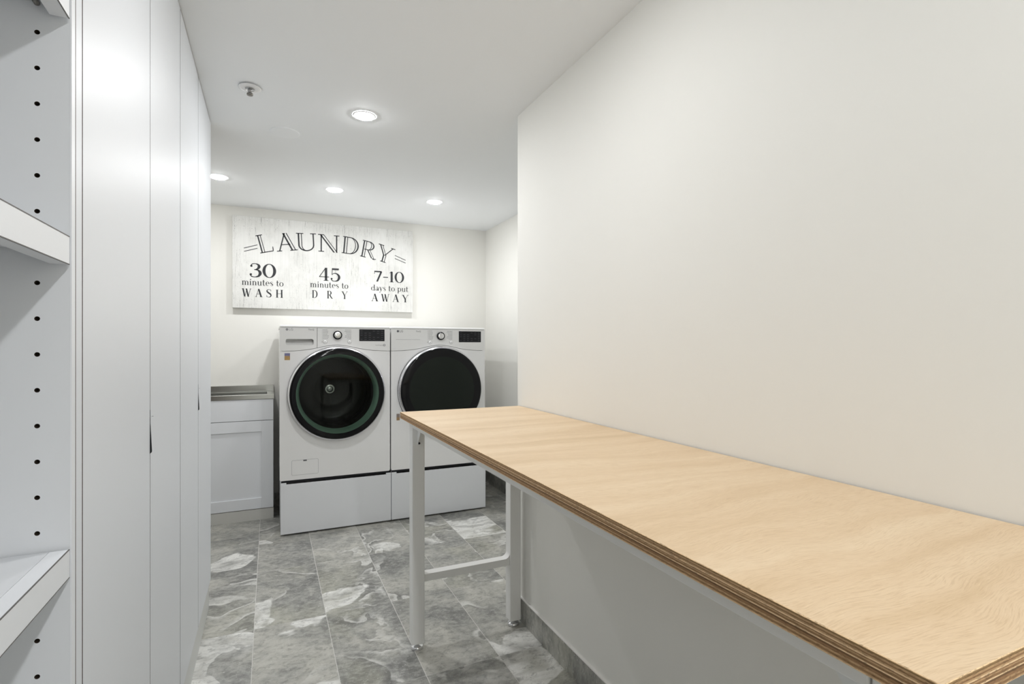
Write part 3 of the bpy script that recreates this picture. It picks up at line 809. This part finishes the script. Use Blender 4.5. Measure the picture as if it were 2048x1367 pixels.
def glyph(ch, inline=False):
    g = Glyph(inline); k, n = TK, TN_
    if ch == 'L': g.bar(.2, 0, .2, 1, k); g.feet(.2, 0, .16); g.feet(.2, .955, .16); g.hbar(.2, .68, 0); g.path([(.68, 0), (.70, .12), (.72, .26)], [.03, .05, .03]); g.w = .74
    elif ch == 'A': g.bar(.12, 0, .44, 1, n * 1.2); g.bar(.74, 0, .44, 1, k * 1.1); g.hbar(.22, .62, .34); g.feet(.12, 0, .11); g.feet(.74, 0, .16); g.w = .88
    elif ch == 'U':
        g.bar(.2, .3, .2, 1, k); g.bar(.78, .3, .78, 1, n * 1.2); g.feet(.2, .955, .16); g.feet(.78, .955, .13)
        g.ring(.457, .32, .345, .34, 180, 270, k, .06, 16); g.ring(.457, .32, .345, .34, 270, 360, n * 1.2, .06, 16); g.w = .94
    elif ch == 'N': g.bar(.14, 0, .14, 1, n * 1.2); g.bar(.80, 0, .80, 1, n * 1.2); g.bar(.80 - .05, 0, .16, 1, k * 1.1); g.feet(.14, 0, .12); g.feet(.12, .955, .12); g.feet(.80, .955, .12); g.w = .94
    elif ch == 'D': g.bar(.2, 0, .2, 1, k); g.hbar(.05, .42, 0); g.hbar(.05, .42, .955); g.ring(.40, .5, .43, .5, -90, 90, k, .045); g.w = .88
    elif ch == 'R':
        g.bar(.2, 0, .2, 1, k); g.feet(.2, 0, .15); g.hbar(.05, .40, .955); g.hbar(.2, .40, .46); g.ring(.40, .73, .31, .27, -90, 90, k, .045)
        g.bar(.72, .03, .44, .48, k); g.path([(.70, .03), (.80, .0), (.90, .05)], [.06, .05, .03]); g.w = .90
    elif ch == 'Y': g.bar(.46, .42, .14, 1, k); g.bar(.46, .42, .80, 1, n * 1.2); g.bar(.46, 0, .46, .46, k); g.feet(.14, .955, .15); g.feet(.80, .955, .12); g.feet(.46, 0, .15); g.w = .92
    elif ch == 'W':
        g.bar(.34, 0, .12, 1, k); g.bar(.34, 0, .56, .88, n * 1.2); g.bar(.74, 0, .52, 1, k); g.bar(.74, 0, 1.0, 1, n * 1.2); g.feet(.12, .955, .13); g.feet(1.0, .955, .10); g.w = 1.1
    elif ch == 'S':
        g.path([(.60, .76), (.54, .93), (.34, .985), (.16, .90), (.13, .74), (.30, .57), (.52, .42), (.60, .25), (.52, .08), (.32, .015), (.14, .08), (.09, .28)], [.03, .04, .05, .10, .15, .19, .19, .15, .10, .05, .04, .03]); g.bar(.60, .72, .60, .98, .03); g.bar(.09, .02, .09, .28, .03); g.w = .72
    elif ch == 'H': g.bar(.2, 0, .2, 1, k); g.bar(.76, 0, .76, 1, k); g.hbar(.2, .76, .48); 
    if ch == 'H':
        for x in (.2, .76): g.feet(x, 0, .15); g.feet(x, .955, .15)
        g.w = .96
    elif ch == '0': g.ring(.42, .5, .40, .52, 0, 360, k, .05, 56); g.w = .86
    elif ch == '1': g.bar(.24, 0, .24, 1, k); g.feet(.24, 0, .17); g.path([(.24, 1.0), (.15, .90), (.04, .86)], [.06, .05, .03]); g.w = .46
    elif ch == '3':
        g.path([(.10, .80), (.20, .95), (.38, .98), (.54, .90), (.58, .76), (.50, .61), (.34, .53)], [.05, .06, .05, .13, .18, .12, .045])
        g.path([(.30, .545), (.50, .52), (.62, .40), (.64, .24), (.54, .07), (.34, .0), (.16, .04), (.06, .18)], [.045, .09, .17, .18, .12, .05, .07, .05]); g.dot(.11, .19, .07); g.dot(.14, .80, .07); g.w = .76
    elif ch == '4': g.bar(.52, 0, .52, 1, k); g.bar(.06, .30, .50, 1, n * 1.4); g.hbar(.04, .74, .27, .055); g.feet(.52, 0, .17); g.w = .80
    elif ch == '5':
        g.poly([(.14, .86), (.62, .86), (.64, 1.0), (.14, 1.0)]); g.bar(.14, .48, .17, .98, n)
        g.path([(.14, .50), (.30, .61), (.50, .57), (.63, .42), (.64, .24), (.54, .06), (.34, .0), (.16, .04), (.07, .18)], [.04, .05, .10, .17, .18, .12, .05, .06, .05]); g.dot(.12, .18, .07); g.w = .76
    elif ch == '7': g.poly([(.06, .88), (.64, .88), (.64, 1.0), (.06, 1.0)]); g.bar(.26, 0, .60, .92, k * .85); g.bar(.06, .72, .06, 1, .04); g.w = .70
    elif ch == '-': g.hbar(.06, .46, .40, .08); g.w = .52
    elif ch == ' ': g.w = .34
    else:
        xh = .64; s_ = .125
        def stem(x, y0=0.0, y1=xh): g.bar(x, y0, x, y1, s_)
        def arch(x0, x1):
            g.path([(x0 + .02, xh - .16), (x0 + .12, xh - .03), ((x0 + x1) / 2 + .05, xh - .02), (x1, xh - .18)], [.03, .05, .07, s_]); stem(x1, 0, xh - .16)
        if ch == 'm': stem(.16); arch(.16, .48); arch(.48, .80); [g.feet(x, 0, .11) for x in (.16, .48, .80)]; g.hbar(.04, .2, xh - .05); g.w = .98
        elif ch == 'n': stem(.16); arch(.16, .50); [g.feet(x, 0, .11) for x in (.16, .50)]; g.hbar(.04, .2, xh - .05); g.w = .66
        elif ch == 'i': stem(.16); g.feet(.16, 0, .11); g.hbar(.04, .2, xh - .05); g.dot(.16, .86, .08); g.w = .34
        elif ch == 'u':
            stem(.16, .16, xh); stem(.50, 0, xh); g.path([(.16, .20), (.20, .04), (.34, .01), (.50, .16)], [s_, .08, .05, .03]); g.hbar(.04, .2, xh - .05); g.hbar(.40, .52, xh - .05); g.hbar(.5, .62, 0); g.w = .66
        elif ch == 't': stem(.18, .10, .88); g.hbar(.04, .38, xh - .05, .05); g.path([(.18, .14), (.22, .02), (.32, .01), (.40, .10)], [s_, .07, .05, .03]); g.w = .43
        elif ch == 'e': g.ring(.29, .32, .26, .33, 0, 300, s_, .04, 30); g.hbar(.10, .55, .34); g.w = .58
        elif ch == 's': g.path([(.38, .50), (.32, .61), (.20, .62), (.11, .53), (.16, .40), (.32, .28), (.40, .16), (.33, .04), (.20, .015), (.08, .12)], [.03, .04, .05, .09, .12, .13, .09, .05, .04, .03]); g.w = .48
        elif ch == 'o': g.ring(.30, .32, .28, .34, 0, 360, s_, .04, 40); g.w = .62
        elif ch == 'd': g.ring(.28, .32, .26, .33, 40, 320, s_, .04, 30); stem(.50, 0, 1.0); g.hbar(.38, .52, .955); g.hbar(.5, .62, 0); g.w = .66
        elif ch == 'p': g.ring(.36, .32, .26, .33, -140, 140, s_, .04, 30); stem(.15, -.30, xh); g.feet(.15, -.30, .11); g.hbar(.03, .16, xh - .05); g.w = .66
        elif ch == 'a': g.ring(.22, .17, .19, .19, 0, 360, .10, .04, 26); stem(.42, .04, .46); g.path([(.10, .50), (.18, .62), (.32, .62), (.42, .46)], [.05, .05, .07, s_]); g.hbar(.42, .54, 0); g.w = .56
        elif ch == 'y': g.bar(.30, .0, .13, xh, s_); g.bar(.30, .0, .50, xh, .04); g.path([(.30, .02), (.22, -.20), (.10, -.28)], [.05, .05, .06]); g.dot(.09, -.25, .06); g.feet(.13, xh - .04, .11); g.feet(.50, xh - .04, .09); g.w = .58
    return g
YS = 4.2893
def put(bm, g, x, z, sx, sz, ang=0.0):
    ca, sa = math.cos(ang), math.sin(ang)
    for p in g.polys:
        ps = []
        for a, b in p: ps.append((x + a * sx * ca - b * sz * sa, YS, z + a * sx * sa + b * sz * ca))
        ar = sum(ps[i][0] * ps[(i + 1) % len(ps)][2] - ps[(i + 1) % len(ps)][0] * ps[i][2] for i in range(len(ps)))
        if ar < 0: ps.reverse()
        bm.faces.new([bm.verts.new(q) for q in ps])
def line(name, text, x0, x1, z, h, track=0.0, single=False):
    """one part per word (or per letter where the letters stand far apart)"""
    gs = [glyph(c) for c in text]
    tot = sum(g.w for g in gs) + track * (len(gs) - 1)
    k = (x1 - x0) / tot
    bm = bmesh.new(); x = x0
    for c, g in zip(text, gs):
        if (c == ' ' or single) and len(bm.verts):
            obj(name, bm, M_INK, sg, recalc=False); bm = bmesh.new()
        put(bm, g, x, z, k, h); x += (g.w + track) * k
    obj(name, bm, M_INK, sg, recalc=False)
bm = bmesh.new()
H1 = 0.134
for ch, x, z, ang, kx in (('L', -.070, 1.883, 14.5, .140), ('A', .046, 1.906, 8.5, .163), ('U', .178, 1.924, 3, .165), ('N', .335, 1.930, 0, .172), ('D', .502, 1.932, -5, .160), ('R', .642, 1.917, -10, .148), ('Y', .762, 1.900, -16, .150)):
    put(bm, glyph(ch, True), x, z, kx, H1, math.radians(ang))
for (xa, za), (xb, zb) in (((-.173, 1.916), (-.084, 1.946)), ((-.172, 1.892), (-.084, 1.921)), ((.926, 1.942), (1.015, 1.908)), ((.926, 1.917), (1.015, 1.885))):
    bm.faces.new([bm.verts.new(q) for q in ((xa, YS, za - .0025), (xb, YS, zb - .0025), (xb, YS, zb + .0025), (xa, YS, za + .0025))])
obj('title_lettering', bm, M_INK, sg, recalc=False)
line('number_lettering', '30', -.140, .046, 1.709, .100)
line('number_lettering', '45', .340, .502, 1.707, .100)
line('number_lettering', '7-10', .758, 1.006, 1.721, .086)
line('word_lettering', 'minutes to', -.188, .094, 1.648, .047)
line('word_lettering', 'minutes to', .278, .562, 1.653, .047)
line('word_lettering', 'days to put', .735, 1.038, 1.648, .047)
line('capital_letter', 'WASH', -.186, .091, 1.563, .059, .42, True)
line('capital_letter', 'DRY', .290, .556, 1.571, .059, 1.25, True)
line('capital_letter', 'AWAY', .738, 1.040, 1.562, .060, .40, True)
